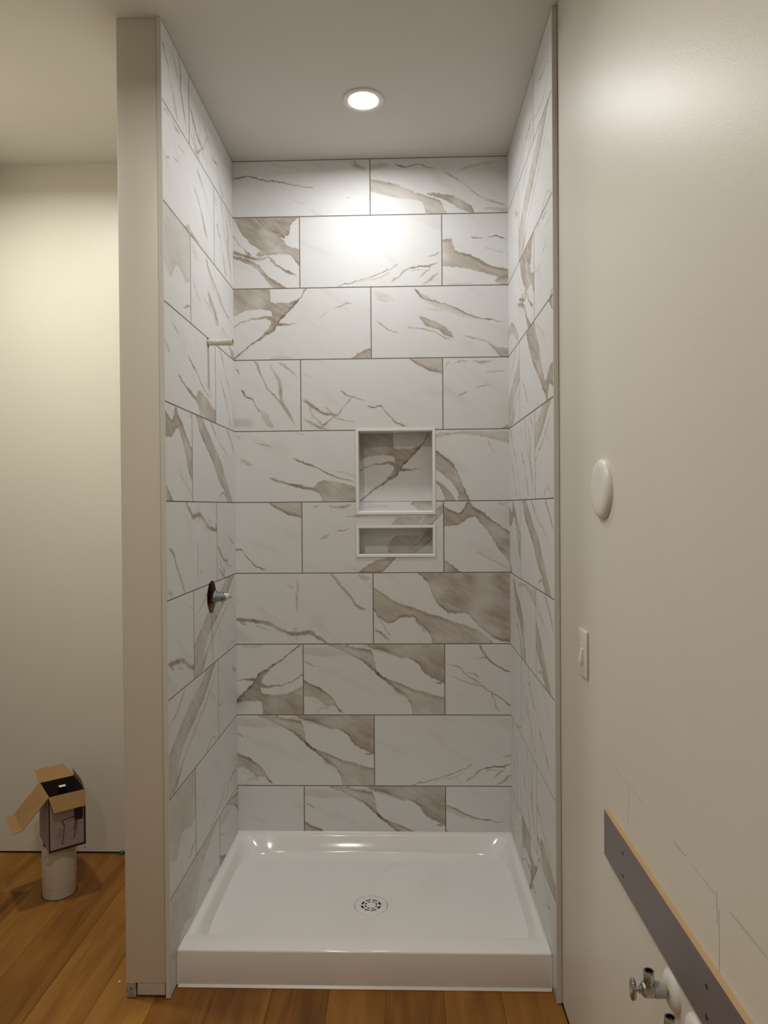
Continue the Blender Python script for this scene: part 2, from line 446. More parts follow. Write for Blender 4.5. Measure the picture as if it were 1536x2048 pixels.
P('M', (1110, 752, 1818, 1098), [
    band('h', [(1090, 765), (1150, 792), (1190, 800), (1232, 750), (1250, 768), (1300, 800), (1350, 840), (1420, 885), (1520, 960), (1600, 1040), (1660, 1110)], [(1090, 880), (1180, 876), (1220, 842), (1258, 830), (1290, 862), (1340, 922), (1380, 992), (1440, 1060), (1480, 1110), (1660, 1120)], 0.5, (0.35, 0.12), (6, 10)),
    vein('h', [(1262, 995), (1340, 1035), (1440, 1080)], 14, 0.25), band('h', [(1100, 1030), (1150, 1060), (1210, 1110)], [(1100, 1120), (1210, 1120)], 0.5, (0.25, 0), (6, 6)), vein('h', [(1370, 760), (1400, 768), (1430, 762)], 22, 0.35),
    vein('h', [(1150, 800), (1190, 850), (1215, 845)], 14, 0.3), vein('h', [(1600, 800), (1700, 880), (1818, 960)], 18, 0.4),
])
P('N', (52, 68, 760, 412), [
    vein('h', [(40, 275), (85, 292), (150, 300), (220, 308), (300, 342), (370, 360), (430, 356), (480, 380), (550, 420)], 30, 0.55, 0.15),
    vein('h', [(535, 55), (580, 105), (620, 150), (660, 200), (690, 236), (760, 255)], 30, 0.45, 0.12), vein('v', [(378, 60), (384, 140), (378, 200), (388, 262)], 16, 0.4), vein('v', [(365, 320), (372, 360), (378, 415)], 26, 0.3), vein('h', [(680, 64), (720, 85), (770, 100)], 34, 0.35),
    vein('h', [(300, 120), (340, 130), (370, 150)], 14, 0.25), vein('h', [(85, 300), (115, 322), (140, 326)], 12, 0.4), vein('h', [(310, 345), (340, 380), (360, 410)], 14, 0.3), vein('h', [(150, 318), (250, 345)], 10, 0.2), vein('h', [(690, 350), (705, 340)], 12, 0.3), vein('h', [(740, 180), (760, 190)], 10, 0.35),
])
P('O', (762, 65, 1470, 410), [
    band('h', [(740, 115), (820, 165), (880, 200), (960, 230), (1040, 262), (1130, 290), (1230, 320), (1300, 350), (1365, 415)], [(740, 230), (800, 292), (850, 312), (890, 288), (940, 284), (1000, 325), (1040, 362), (1060, 420), (1365, 425)], 0.42, (0.25, 0.3), (7, 7)),
    band('h', [(985, 30), (1470, 30)], [(985, 68), (1035, 118), (1060, 180), (1100, 240), (1150, 266), (1220, 266), (1260, 300), (1320, 352), (1380, 395), (1470, 410)], 0.5, (0, 0.3), (7, 8)),
    vein('h', [(755, 330), (790, 350), (820, 380), (850, 405)], 30, 0.42, 0.15), vein('h', [(765, 265), (800, 300), (830, 350), (850, 370)], 8, 0.45), vein('h', [(1090, 230), (1120, 250), (1145, 270)], 7, 0.9), vein('h', [(1100, 100), (1250, 170), (1440, 280)], 26, 0.3), vein('h', [(960, 290), (1000, 330), (1025, 358)], 8, 0.55),
])
P('P', (417, 415, 1112, 765), [
    band('h', [(525, 400), (620, 412), (700, 428), (750, 438), (764, 500), (790, 555), (850, 588), (950, 628), (1030, 652), (1112, 674)], [(525, 412), (620, 452), (700, 498), (760, 547), (810, 590), (870, 645), (920, 676), (950, 726), (968, 780), (1112, 785)], 0.33, (0.34, 0.42), (7, 6)),
    band('h', [(740, 395), (1112, 395)], [(740, 430), (820, 456), (880, 476), (940, 492), (980, 512), (1000, 545), (1040, 578), (1112, 618)], 0.5, (0, 0.28), (7, 9)),
    band('h', [(405, 580), (460, 610), (520, 642), (560, 682), (578, 712), (612, 758)], [(405, 672), (470, 682), (505, 702), (530, 722), (570, 728), (612, 762)], 0.42, (0.35, 0.1), (6, 10)), vein('h', [(405, 494), (440, 508), (475, 530)], 16, 0.6), vein('h', [(470, 790), (490, 735), (520, 725), (545, 745)], 22, 0.4), vein('h', [(820, 460), (870, 470), (925, 486)], 6, 0.6),
    vein('h', [(1000, 530), (1020, 550), (1045, 555)], 26, 0.35), vein('h', [(1060, 605), (1090, 610), (1112, 612)], 16, 0.6), vein('h', [(850, 640), (920, 672), (960, 700)], 12, 0.4), vein('h', [(760, 445), (830, 452), (900, 445)], 22, 0.3),
    band('h', [(740, 400), (765, 460), (770, 480)], [(740, 500), (765, 486), (770, 482)], 0.2),
])
P('R', (1115, 415, 1823, 768), [
    vein('h', [(1108, 512), (1180, 530), (1220, 570), (1260, 590), (1310, 630), (1350, 652), (1400, 690), (1460, 735)], 12, 0.62), vein('h', [(1115, 556), (1180, 590), (1250, 615), (1310, 630)], 9, 0.5), vein('h', [(1205, 570), (1240, 558), (1290, 592)], 9, 0.5),
    vein('h', [(1280, 410), (1310, 460), (1340, 492), (1390, 530), (1450, 562)], 20, 0.58, 0.1), vein('h', [(1335, 645), (1362, 700), (1392, 755)], 16, 0.42), vein('h', [(1250, 482), (1300, 478), (1340, 480)], 12, 0.4), vein('h', [(1310, 440), (1325, 470), (1345, 480)], 22, 0.35), vein('h', [(1240, 600), (1270, 612), (1320, 600)], 12, 0.3),
    vein('h', [(1500, 600), (1600, 640), (1720, 700)], 16, 0.4),
])
# broad-band faces met on the side walls
P('S', (0, 0, 200, 100), [
    band('h', [(-5, -30), (20, -20), (45, 0), (80, 22), (115, 40), (150, 70), (190, 105)], [(-5, -10), (14, 2), (30, 20), (60, 38), (85, 52), (110, 72), (140, 88), (165, 110), (190, 115)], 0.46, (0.1, 0.35), (5, 2)),
    vein('h', [(110, 95), (130, 88), (150, 96)], 4, 0.5), vein('h', [(70, 0), (110, 20), (160, 38), (200, 60)], 3, 0.4), vein('h', [(150, 0), (180, 20), (200, 40)], 6, 0.4, 0.1),
])
P('T', (0, 0, 200, 100), [
    band('h', [(-5, -20), (200, -20)], [(-5, 60), (20, 70), (45, 52), (75, 60), (95, 48), (120, 20), (150, 12), (200, -5)], 0.27, (0, 0.16), (5, 4)),
    vein('h', [(0, 20), (40, 30), (80, 18), (110, 5)], 5, 0.3), vein('h', [(60, 90), (100, 80), (150, 85), (200, 70)], 3, 0.5), vein('h', [(130, 50), (160, 60), (200, 55)], 4, 0.4),
])
P('U', (0, 0, 200, 100), [
    band('h', [(-5, 62), (40, 40), (80, 22), (130, 6), (160, -10)], [(-5, 110), (30, 92), (60, 62), (100, 46), (140, 30), (170, 12), (200, -5)], 0.38, (0.2, 0.3), (5, 3)),
    vein('h', [(20, 100), (70, 70), (120, 50), (180, 20), (200, 5)], 3, 0.55), vein('h', [(0, 30), (30, 22), (60, 6), (70, 0)], 4, 0.5), vein('h', [(140, 100), (170, 90), (200, 96)], 5, 0.3),
])

TILE_MATS = {}
def curve_node(t, tsock, pts, other, sgn):
    nd = t.n('ShaderNodeFloatCurve')
    mpg = nd.mapping
    mpg.use_clip = False
    cu = mpg.curves[0]
    pts = list(pts)
    lim = 0.012
    lo, hi = pts[0], pts[-1]
    full = []
    if lo[0] > lim:
        full += [(0.0, lo[1] + sgn * 0.08), (max(0.002, lo[0] - 0.01), lo[1] + sgn * 0.03)]
    full += pts
    if hi[0] < 1 - lim:
        full += [(min(0.998, hi[0] + 0.01), hi[1] + sgn * 0.03), (1.0, hi[1] + sgn * 0.08)]
    # clip the polyline to 0..1
    def ev(x):
        for (xa, ya), (xb, yb) in zip(full, full[1:]):
            if xa <= x <= xb:
                return ya + (yb - ya) * (x - xa) / max(1e-6, xb - xa)
        return full[0][1] if x < full[0][0] else full[-1][1]
    inner = [p for p in full if 0.004 < p[0] < 0.996]
    res = [(0.0, ev(0.0))]
    for p in inner:
        if p[0] - res[-1][0] > 0.002:
            res.append(p)
    res.append((1.0, ev(1.0)))
    cu.points[0].location = res[0]
    cu.points[1].location = res[-1]
    for p in res[1:-1]:
        cu.points.new(p[0], p[1])
    for p in cu.points:
        p.handle_type = 'AUTO_CLAMPED'
    mpg.update()
    nd.inputs[0].default_value = 1.0
    t.put(nd.inputs[1], tsock)
    return nd.outputs[0]

def tile_mat(key):
    if key in TILE_MATS:
        return TILE_MATS[key]
    t = NT('porcelain_marble_' + key.lower())
    uv = t.n('ShaderNodeUVMap', uv_map='print').outputs[0]
    seed = float(sum(map(ord, key)) % 17)
    mp = t.n('ShaderNodeMapping')
    mp.inputs['Scale'].default_value = (2.0, 1.0, 1.0)
    mp.inputs['Location'].default_value = (seed, seed * 0.7, 0)
    t.put(mp.inputs['Vector'], uv)
    q = mp.outputs[0]
    half = (0.5, 0.5, 0.5)
    n1 = t.vmath('SUBTRACT', t.noise(q, 3.5, 2.0, color=True), half)
    n2 = t.vmath('SUBTRACT', t.noise(q, 17.0, 4.0, 0.65, color=True), half)
    wv = t.vmath('ADD', t.vmath('SCALE', n1, s=0.055), t.vmath('SCALE', n2, s=0.062))
    wv = t.vmath('MULTIPLY', wv, (0.5, 1.0, 1.0))
    pw = t.vmath('ADD', uv, wv)
    sx = t.n('ShaderNodeSeparateXYZ')
    t.put(sx.inputs[0], pw)
    X, Y = sx.outputs[0], sx.outputs[1]
    total = None
    for o, top, bot, s, e, soft in PRINTS[key]:
        a, b_ = (X, Y) if o == 'h' else (Y, X)
        ct = curve_node(t, a, top, bot, +1)
        cb = curve_node(t, a, bot, top, -1)
        dt = t.math('SUBTRACT', b_, ct)
        db = t.math('SUBTRACT', cb, b_)
        mk = t.math('MULTIPLY', t.mr(dt, 0.0, max(0.004, soft[0])), t.mr(db, 0.0, max(0.004, soft[1])))
        val = s
        k = 1.0 if o == 'h' else 0.5
        if e[0]:
            val = t.mr(dt, 0.005 * k, 0.075 * k, s + e[0], val)
        if e[1]:
            v2 = t.mr(db, 0.005 * k, 0.075 * k, e[1], 0.0)
            val = t.math('ADD', v2, val)
        mk = t.math('MULTIPLY', mk, val)
        total = mk if total is None else t.math('MAXIMUM', total, mk)
    # streaky tone inside the veins, faint clouding of the ground
    mp2 = t.n('ShaderNodeMapping')
    mp2.inputs['Rotation'].default_value = (0, 0, -0.55)
    t.put(mp2.inputs['Vector'], q)
    mp3 = t.n('ShaderNodeMapping')
    mp3.inputs['Scale'].default_value = (1.0, 3.4, 1.0)
    t.put(mp3.inputs['Vector'], mp2.outputs[0])
    st = t.mr(t.noise(mp3.outputs[0], 4.0, 4.0, 0.6), 0.25, 0.75, 0.72, 1.16)
    st = t.math('MULTIPLY', st, t.mr(t.noise(q, 2.2, 1.0), 0.30, 0.60, 0.62, 1.08))
    total = t.math('MULTIPLY', total, st)
    cl = t.mr(t.noise(mp3.outputs[0], 1.3, 3.0, 0.55), 0.52, 0.80, 0.0, 0.13)
    total = t.math('ADD', total, cl)
    colr = t.ramp(total, [(0.0, (0.755, 0.752, 0.738)), (0.30, (0.600, 0.565, 0.510)), (0.58, (0.400, 0.348, 0.288)), (1.0, (0.170, 0.135, 0.100))])
    t.set(Base_Color=colr, Roughness=0.50)
    t.b.inputs['Specular IOR Level'].default_value = 0.4
    t.bump(t.noise(q, 60.0, 2.0), 0.03, 0.0005)
    TILE_MATS[key] = t.m
    return t.m

TW, TH = 0.6096, 0.3048
PLACE = {
    'back': lambda s, z, d: (s, d, z),
    'left': lambda s, z, d: (XL - d, s, z),
    'right': lambda s, z, d: (XR + d, -s, z),
}
def cutter_box(x0, x1, y0, y1, z0, z1):
    return boxbm(x0, x1, y0, y1, z0, z1)

def cutter_cyl(center, axis, r, length, n=32):
    bm = bmesh.new()
    lathe(bm, Vector(center) - Vector(axis) * length / 2, axis, [(0, 0), (0, r), (length, r), (length, 0)], n)
    return bm

def cut(o, bms):
    """cut solid shapes out of an object's mesh"""
    for bm in bms:
        bmesh.ops.recalc_face_normals(bm, faces=bm.faces)
        me = bpy.data.meshes.new('cutter')
        bm.to_mesh(me); bm.free()
        co = bpy.data.objects.new('cutter', me)
        C.objects.link(co)
        md = o.modifiers.new('cut', 'BOOLEAN')
        md.operation = 'DIFFERENCE'; md.solver = 'EXACT'; md.object = co
        dg = bpy.context.evaluated_depsgraph_get()
        new = bpy.data.meshes.new_from_object(o.evaluated_get(dg))
        o.modifiers.remove(md)
        o.data = new
        bpy.data.objects.remove(co)

def tile(wall, parent, s0, s1, z0, z1, key, ax='L', az='T', rot=False, flip=False, thick=0.0075, depth=0.0):
    bm = bmesh.new()
    uvl = bm.loops.layers.uv.new('print')
    b = 0.0005
    pl = PLACE[wall]
    def ring(i, d):
        return [(s0 + i, z0 + i, d), (s1 - i, z0 + i, d), (s1 - i, z1 - i, d), (s0 + i, z1 - i, d)]
    R3 = [ring(b, depth), ring(0, depth + b), ring(0, depth + thick)]
    info = {}
    V = []
    for rr in R3:
        row = []
        for s, z, d in rr:
            v = bm.verts.new(pl(s, z, d))
            info[v] = (s, z)
            row.append(v)
        V.append(row)
    bm.faces.new(V[0])
    for A, B in zip(V, V[1:]):
        for i in range(4):
            j = (i + 1) % 4
            bm.faces.new((A[i], A[j], B[j], B[i]))
    bm.faces.new(V[2][::-1])
    for f in bm.faces:
        for lp in f.loops:
            s, z = info[lp.vert]
            u = (s - s0) / TW if ax == 'L' else 1 - (s1 - s) / TW
            v = (z1 - z) / TH if az == 'T' else 1 - (z - z0) / TH
            if rot:
                u, v = 1 - u, 1 - v
            if flip:
                u = 1 - u
            lp[uvl].uv = (u, v)
    return obj('tile', bm, tile_mat(key), parent)

# ------------------------------------------------------------------ the setting
def struct(name, bm, mat, label=None, **kw):
    o = obj(name, bm, mat, **kw)
    o['kind'] = 'structure'
    if label:
        o['label'] = label
    return o

def cell_slab(x_cuts, z_cuts, holes, y0, y1):
    """slab in XZ with rectangular openings; cells whose centre lies in a hole are left out"""
    bm = bmesh.new()
    nx, nz = len(x_cuts) - 1, len(z_cuts) - 1
    def solid(i, k):
        if not (0 <= i < nx and 0 <= k < nz):
            return False
        x = (x_cuts[i] + x_cuts[i + 1]) / 2
        z = (z_cuts[k] + z_cuts[k + 1]) / 2
        return not any(a < x < b_ and c < z < d for a, b_, c, d in holes)
    cache = {}
    def v(i, y, k):
        key = (i, y, k)
        if key not in cache:
            cache[key] = bm.verts.new((x_cuts[i], y, z_cuts[k]))
        return cache[key]
    for i in range(nx):
        for k in range(nz):
            if not solid(i, k):
                continue
            bm.faces.new((v(i, y0, k), v(i + 1, y0, k), v(i + 1, y0, k + 1), v(i, y0, k + 1)))
            bm.faces.new((v(i, y1, k), v(i, y1, k + 1), v(i + 1, y1, k + 1), v(i + 1, y1, k)))
            if not solid(i - 1, k): bm.faces.new((v(i, y0, k), v(i, y0, k + 1), v(i, y1, k + 1), v(i, y1, k)))
            if not solid(i + 1, k): bm.faces.new((v(i + 1, y0, k), v(i + 1, y1, k), v(i + 1, y1, k + 1), v(i + 1, y0, k + 1)))
            if not solid(i, k - 1): bm.faces.new((v(i, y0, k), v(i, y1, k), v(i + 1, y1, k), v(i + 1, y0, k)))
            if not solid(i, k + 1): bm.faces.new((v(i, y0, k + 1), v(i + 1, y0, k + 1), v(i + 1, y1, k + 1), v(i, y1, k + 1)))
    return bm

# niches: outer frame edges
N1 = (-0.0715, 0.2725, 1.4765, 1.8490)
N2 = (-0.0720, 0.2722, 1.2930, 1.4310)
FR = 0.0128
def inner(n_):
    return (n_[0] + FR, n_[1] - FR, n_[2] + FR, n_[3] - FR)
I1, I2 = inner(N1), inner(N2)
ND = 0.090
HC1, HC2 = (N1[0] + 0.003, N1[1] - 0.003, N1[2] + 0.003, N1[3] - 0.003), (N2[0] + 0.003, N2[1] - 0.003, N2[2] + 0.003, N2[3] - 0.003)
xs = sorted({XL - 0.10, XR + 0.016, HC1[0], HC1[1], HC2[0], HC2[1]})
zs = sorted({0.0, ZC, HC1[2], HC1[3], HC2[2], HC2[3]})
wall_back = struct('wall_back', cell_slab(xs, zs, [HC1, HC2], 0.0007, 0.12), M['grout'], 'shower back wall clad in large marble-look porcelain tiles')

wall_alcove = struct('wall_alcove', boxbm(ALC_L - 0.1, PX0 + 0.02, 0.0, 0.12, 0.009, ZC), M['paint'], 'cream painted alcove wall left of the shower')
obj('bottom_gap', boxbm(ALC_L - 0.1, PX0 + 0.02, 0.006, 0.11, -0.002, 0.009), M['dark'], wall_alcove)
wall_left = struct('wall_left', boxbm(ALC_L - 0.12, ALC_L, REAR, 0.10, 0.0, ZC), M['paint'], 'painted wall closing the alcove on the far left')
wall_rear = struct('wall_rear', boxbm(ALC_L - 0.1, XW + 0.1, REAR - 0.12, REAR, 0.0, ZC), M['paint'], 'painted wall behind the camera')

# partition between alcove and shower: drywall on studs with raw bottom
wall_partition = struct('wall_partition', boxbm(PX0, PX1, -DEPTH, 0.02, 0.047, ZC, 0.002, 2), M['paint'], 'narrow painted wall end left of the shower', smooth=40)
part_grout = obj('grout_bed', boxbm(PX1 + 0.0005, XL - 0.0007, -DEPTH + 0.004, 0.001, 0.002, ZC), M['grout'], wall_partition)
obj('bottom_strip', boxbm(PX0 + 0.0345, PX1 - 0.002, -DEPTH + 0.0015, -DEPTH + 0.012, 0.0085, 0.0462, 0.001, 1), M['gypsum'], wall_partition)
obj('bottom_strip', boxbm(PX0 + 0.0005, PX0 + 0.012, -DEPTH + 0.0125, 0.0, 0.0085, 0.0462), M['paint'], wall_partition)
obj('bottom_gap', boxbm(PX0 + 0.0125, PX1 - 0.001, -DEPTH + 0.013, 0.0, 0.0005, 0.048), M['dark'], wall_partition)
bm = boxbm(PX0 + 0.0005, PX0 + 0.031, -DEPTH - 0.0012, -DEPTH + 0.010, 0.003, 0.050, 0.0008, 1)
bead = obj('corner_bead_end', bm, M['galv'], wall_partition, label='bare galvanised corner bead end')
lathe_obj('nail_hole', (PX0 + 0.017, -DEPTH - 0.0012, 0.031), (0, -1, 0), [(0, 0.0022), (0.0005, 0.0022), (0.0005, 0)], M['dark'], wall_partition, n=12)

wall_right = struct('wall_right', boxbm(XW, XW + 0.12, REAR, 0.10, 0.009, ZC), M['paint'], 'long painted wall on the right of the shower')
obj('bottom_gap', boxbm(XW + 0.006, XW + 0.11, REAR, -DEPTH, -0.002, 0.009), M['dark'], wall_right)
right_grout = obj('grout_bed', boxbm(XR + 0.0007, XW - 0.0005, -DEPTH + 0.004, 0.001, 0.002, ZC), M['grout'], wall_right)

ceiling = struct('ceiling', boxbm(ALC_L - 0.1, XW + 0.1, REAR, 0.10, ZC, ZC + 0.1), M['ceil'], 'flat off-white painted ceiling')

# floor: sub-floor and oak planks running away from the camera
floor = struct('floor', boxbm(ALC_L - 0.1, XW + 0.1, REAR, 0.10, -0.06, -0.012), M['subfloor'], 'light brown oak plank floor')
PW = 0.178
x = 0.069 - PW * 10
PIPE = (-1.235, -0.300)
row_i = 0
while x < XW - 0.02:
    x0, x1 = max(x, ALC_L - 0.02), min(x + PW, XW + 0.004)
    if x1 - x0 > 0.02:
        rr = random.Random(row_i * 13 + 5)
        # first end joint measured from the back wall
        first = [-1.55, -0.30, -0.864, -1.70, -1.35, -2.0, -1.6, -1.2, -1.85, -1.4, -1.1, -1.9, -1.5, -1.3][row_i % 14]
        cuts = [0.06, first]
        while cuts[-1] > REAR:
            cuts.append(cuts[-1] - rr.uniform(1.1, 1.9))
        for ya, yb in zip(cuts, cuts[1:]):
            yb = max(yb, REAR)
            if ya - yb < 0.02:
                continue
            cx, cy = (x0 + x1) / 2, (ya + yb) / 2
            w_, l_ = (x1 - x0) / 2 - 0.0003, (ya - yb) / 2 - 0.0003
            bm = bmesh.new()
            b = 0.0008
            rings = []
            for i, zz in ((b, 0.0), (0, -b), (0, -0.011)):
                rings.append([bm.verts.new((sx_ * (w_ - i), sy_ * (l_ - i), zz)) for sx_, sy_ in ((-1, -1), (1, -1), (1, 1), (-1, 1))])
            bm.faces.new(rings[0])
            for A, B in zip(rings, rings[1:]):
                for i in range(4):
                    bm.faces.new((A[i], A[(i + 1) % 4], B[(i + 1) % 4], B[i]))
            bm.faces.new(rings[-1][::-1])
            o = obj('plank', bm, M['oak'], floor)
            o.location = (cx, cy, 0)
    x += PW
    row_i += 1

# ------------------------------------------------------------------ tiles on the back wall
def row_z(r):
    if r == 1:
        return ZL(1) + G / 2, ZC - 0.003
    if r == 10:
        return RIM + 0.0006, ZL(9) - G / 2
    return ZL(r) + G / 2, ZL(r - 1) - G / 2

BX0, BX1, H3 = XL - 0.004, XR + 0.004, 0.3063
back_tiles = {
    1: [('C', 'R', 0, 0), ('D', 'L', 0, 0)],
    2: [('B', 'R', 0, 0), ('E', 'L', 0, 0), ('Q', 'L', 0, 0)],
    3: [('A', 'R', 0, 0), ('F', 'L', 0, 0)],
    4: [('G', 'R', 0, 0), ('H', 'L', 0, 0), ('I', 'L', 0, 0)],
    5: [('J', 'R', 0, 0), ('K', 'L', 0, 0)],
    6: [('H', 'R', 0, 0), ('L', 'L', 0, 0), ('M', 'L', 0, 0)],
    7: [('N', 'R', 0, 0), ('O', 'L', 0, 0)],
    8: [('A', 'R', 1, 0), ('P', 'L', 0, 0), ('R', 'L', 0, 0)],
    9: [('P', 'R', 0, 0), ('E', 'L', 0, 0)],
    10: [('E', 'L', 0, 0), ('P', 'L', 0, 0), ('F', 'R', 0, 0)],
}
for r, specs in back_tiles.items():
    z0, z1 = row_z(r)
    if len(specs) == 2:
        spans = [(BX0, -G / 2), (G / 2, BX1)]
    else:
        spans = [(BX0, -H3 - G / 2), (-H3 + G / 2, H3 - G / 2), (H3 + G / 2, BX1)]
    for (s0, s1), (key, ax, rot, flip) in zip(spans, specs):
        o = tile('back', wall_back, s0, s1, z0, z1, key, ax, 'B' if r == 1 else 'T', rot, flip)
        cs = []
        for n_ in (N1, N2):
            if s0 < n_[1] and s1 > n_[0] and z0 < n_[3] and z1 > n_[2]:
                cs.append(cutter_box(n_[0] - 0.001, n_[1] + 0.001, -0.05, 0.05, n_[2] - 0.001, n_[3] + 0.001))
        if cs:
            cut(o, cs)

# niches: liner, marble back, white frame
def niche(n_, I, back_specs, sill):
    x0, x1, z0, z1 = n_[0] + 0.004, n_[1] - 0.004, n_[2] + 0.004, n_[3] - 0.004
    y1 = ND + 0.012
    # four lining tiles with the marble print
    for nm, (xa, xb, za, zb), key in (('niche_side_tile', (x0, I[0], z0, z1), 'C'), ('niche_side_tile', (I[1], x1, z0, z1), 'E'), ('niche_top_tile', (I[0], I[1], I[3], z1), 'L'), ('niche_sill_tile', (I[0], I[1], z0, I[2]), 'Q')):
        bm = bmesh.new()
        uvl = bm.loops.layers.uv.new('print')
        box(bm, xa, xb, 0.006, y1, za, zb)
        for f in bm.faces:
            for lp in f.loops:
                c = lp.vert.co
                lp[uvl].uv = ((c.x + c.y + 0.2) / TW, (z1 - c.z + c.y) / TH * 0.8 + 0.1)
        obj(nm, bm, tile_mat(key), wall_back)
    for (za, zb, key, ax, az, off) in back_specs:
        o = tile('back', wall_back, I[0], I[1], za, zb, key, ax, az, False, False, 0.008, ND)
        o.name = 'niche_back_tile'
        uv = o.data.uv_layers['print']
        for d in uv.data:
            d.uv = (d.uv[0] + off[0], d.uv[1] + off[1])
    obj('niche_backing', boxbm(x0, x1, ND + 0.002, ND + 0.012, z0, z1), M['grout'], wall_back)
    # white frame: four mitred profiles as one trim
    bm = bmesh.new()
    prof = [(0.0, 0.004), (0.0, -0.0030), (0.0012, -0.0042), (0.0105, -0.0042), (0.0125, -0.0020), (0.0135, 0.008)]
    rings = []
    for i, y in prof:
        rings.append([bm.verts.new((xx, y, zz)) for xx, zz in ((n_[0] + i, n_[2] + i), (n_[1] - i, n_[2] + i), (n_[1] - i, n_[3] - i), (n_[0] + i, n_[3] - i))])
    for A, B in zip(rings, rings[1:]):
        for i in range(4):
            j = (i + 1) % 4
            bm.faces.new((A[i], A[j], B[j], B[i]))
    obj('niche_frame', bm, M['white_frame'], wall_back, label='white niche edge trim')
    if sill:
        obj('niche_sill', boxbm(I[0] + 0.001, I[1] - 0.001, 0.002, 0.020, I[2] - 0.004, I[2] + 0.005, 0.002, 2), M['white_frame'], wall_back, smooth=40, label='glossy white front edge of the niche sill')

niche(N1, I1, [(1.5345, I1[3], 'A', 'L', 'T', (0.045, -0.03)), (I1[2], 1.5330, 'Q', 'L', 'B', (0, 0.05))], True)
niche(N2, I2, [(I2[2], I2[3], 'L', 'L', 'T', (0.42, 0.10))], False)

# ------------------------------------------------------------------ tiles on the side walls
# left wall, s = Y from -DEPTH (near) to 0 (corner): joints at -0.604 (odd rows) and -0.298 (even rows)
left_tiles = {
    1: [('G', 'R', 0, 0), ('H', 'L', 0, 0)], 2: [('I', 'R', 0, 0), ('G', 'R', 0, 0)],
    3: [('T', 'L', 0, 0), ('F', 'L', 0, 0)], 4: [('J', 'R', 0, 0), ('G', 'L', 0, 0)],
    5: [('M', 'L', 0, 0), ('S', 'L', 0, 0)], 6: [('N', 'L', 1, 0), ('H', 'L', 0, 0)],
    7: [('N', 'L', 0, 0), ('U', 'R', 0, 0)], 8: [('U', 'R', 0, 0), ('C', 'R', 0, 0)],
    9: [('T', 'L', 0, 0), ('E', 'R', 0, 0)], 10: [('T', 'L', 0, 0), ('P', 'L', 0, 0)],
}
right_tiles = {   # s = -Y from the corner (0) outwards: joints at 0.272 (even) and 0.578 (odd)
    1: [('E', 'R', 0, 0), ('T', 'R', 0, 0)], 2: [('C', 'R', 0, 0), ('U', 'R', 0, 0)],
    3: [('B', 'R', 0, 0), ('I', 'L', 0, 0)], 4: [('U', 'L', 0, 0), ('M', 'L', 1, 0)],
    5: [('G', 'R', 0, 0), ('U', 'R', 0, 0)], 6: [('M', 'L', 0, 0), ('S', 'L', 0, 0)],
    7: [('K', 'R', 0, 0), ('S', 'R', 0, 0)], 8: [('E', 'L', 0, 0), ('R', 'L', 0, 0)],
    9: [('G', 'R', 0, 0), ('J', 'R', 0, 0)], 10: [('I', 'L', 0, 0), ('A', 'L', 0, 0)],
}
ARM = (XL, -0.398, 2.1330)
VALVE = (XL, -0.381, 1.1745)
HOLE_R = 0.0615
def side_cutters():
    return {'arm': lambda: cutter_cyl(ARM, (1, 0, 0), 0.0185, 0.08), 'valve': lambda: cutter_cyl(VALVE, (1, 0, 0), HOLE_R, 0.30, 48)}
for wall, parent, specs_all, je, jo in (('left', wall_partition, left_tiles, -0.298, -0.604), ('right', wall_right, right_tiles, 0.272, 0.578)):
    a0, a1 = (-DEPTH + 0.001, -0.0002) if wall == 'left' else (0.0002, DEPTH - 0.001)
    for r, specs in specs_all.items():
        z0, z1 = row_z(r)
        jn = jo if r % 2 else je
        for (s0, s1), (key, ax, rot, flip) in zip([(a0, jn - GV / 2), (jn + GV / 2, a1)], specs):
            zz0 = z0
            outer = (s0 == a0) if wall == 'left' else (s1 == a1)
            if r == 10 and outer:
                zz0 = 0.004         # runs down to the floor in front of the pan
            o = tile(wall, parent, s0, s1, zz0, z1, key, ax, 'B' if r == 1 else 'T', rot, flip)
            if wall == 'left':
                for cpos, kk, rad in ((ARM, 'arm', 0.0185), (VALVE, 'valve', HOLE_R)):
                    if s0 < cpos[1] + rad and s1 > cpos[1] - rad and z0 < cpos[2] + rad and z1 > cpos[2] - rad:
                        cut(o, [side_cutters()[kk]()])
cut(part_grout, [side_cutters()['arm'](), side_cutters()['valve']()])
cut(wall_partition, [cutter_cyl((PX1, VALVE[1], VALVE[2]), (1, 0, 0), HOLE_R + 0.004, 0.17, 48)])
lathe_obj('valve_hole_lining', (XL - 0.0085, VALVE[1], VALVE[2]), (-1, 0, 0), [(0, HOLE_R + 0.0032), (0.070, HOLE_R + 0.0032), (0.070, 0)], M['membrane'], wall_partition, n=48, label='red-brown lining of the round valve opening')

# tile edge trims (satin profiles) beside the partition and the right wall
struct('trim_1', boxbm(-0.6088, XL + 0.0008, -DEPTH - 0.0035, -DEPTH + 0.004, 0.002, ZC, 0.0008, 1), M['trim'], 'pale edge trim on the left tile wall')
struct('trim_2', boxbm(XR - 0.0008, 0.6030, -DEPTH - 0.0035, -DEPTH + 0.004, 0.002, ZC, 0.0008, 1), M['trim'], 'pale edge trim on the right tile wall')

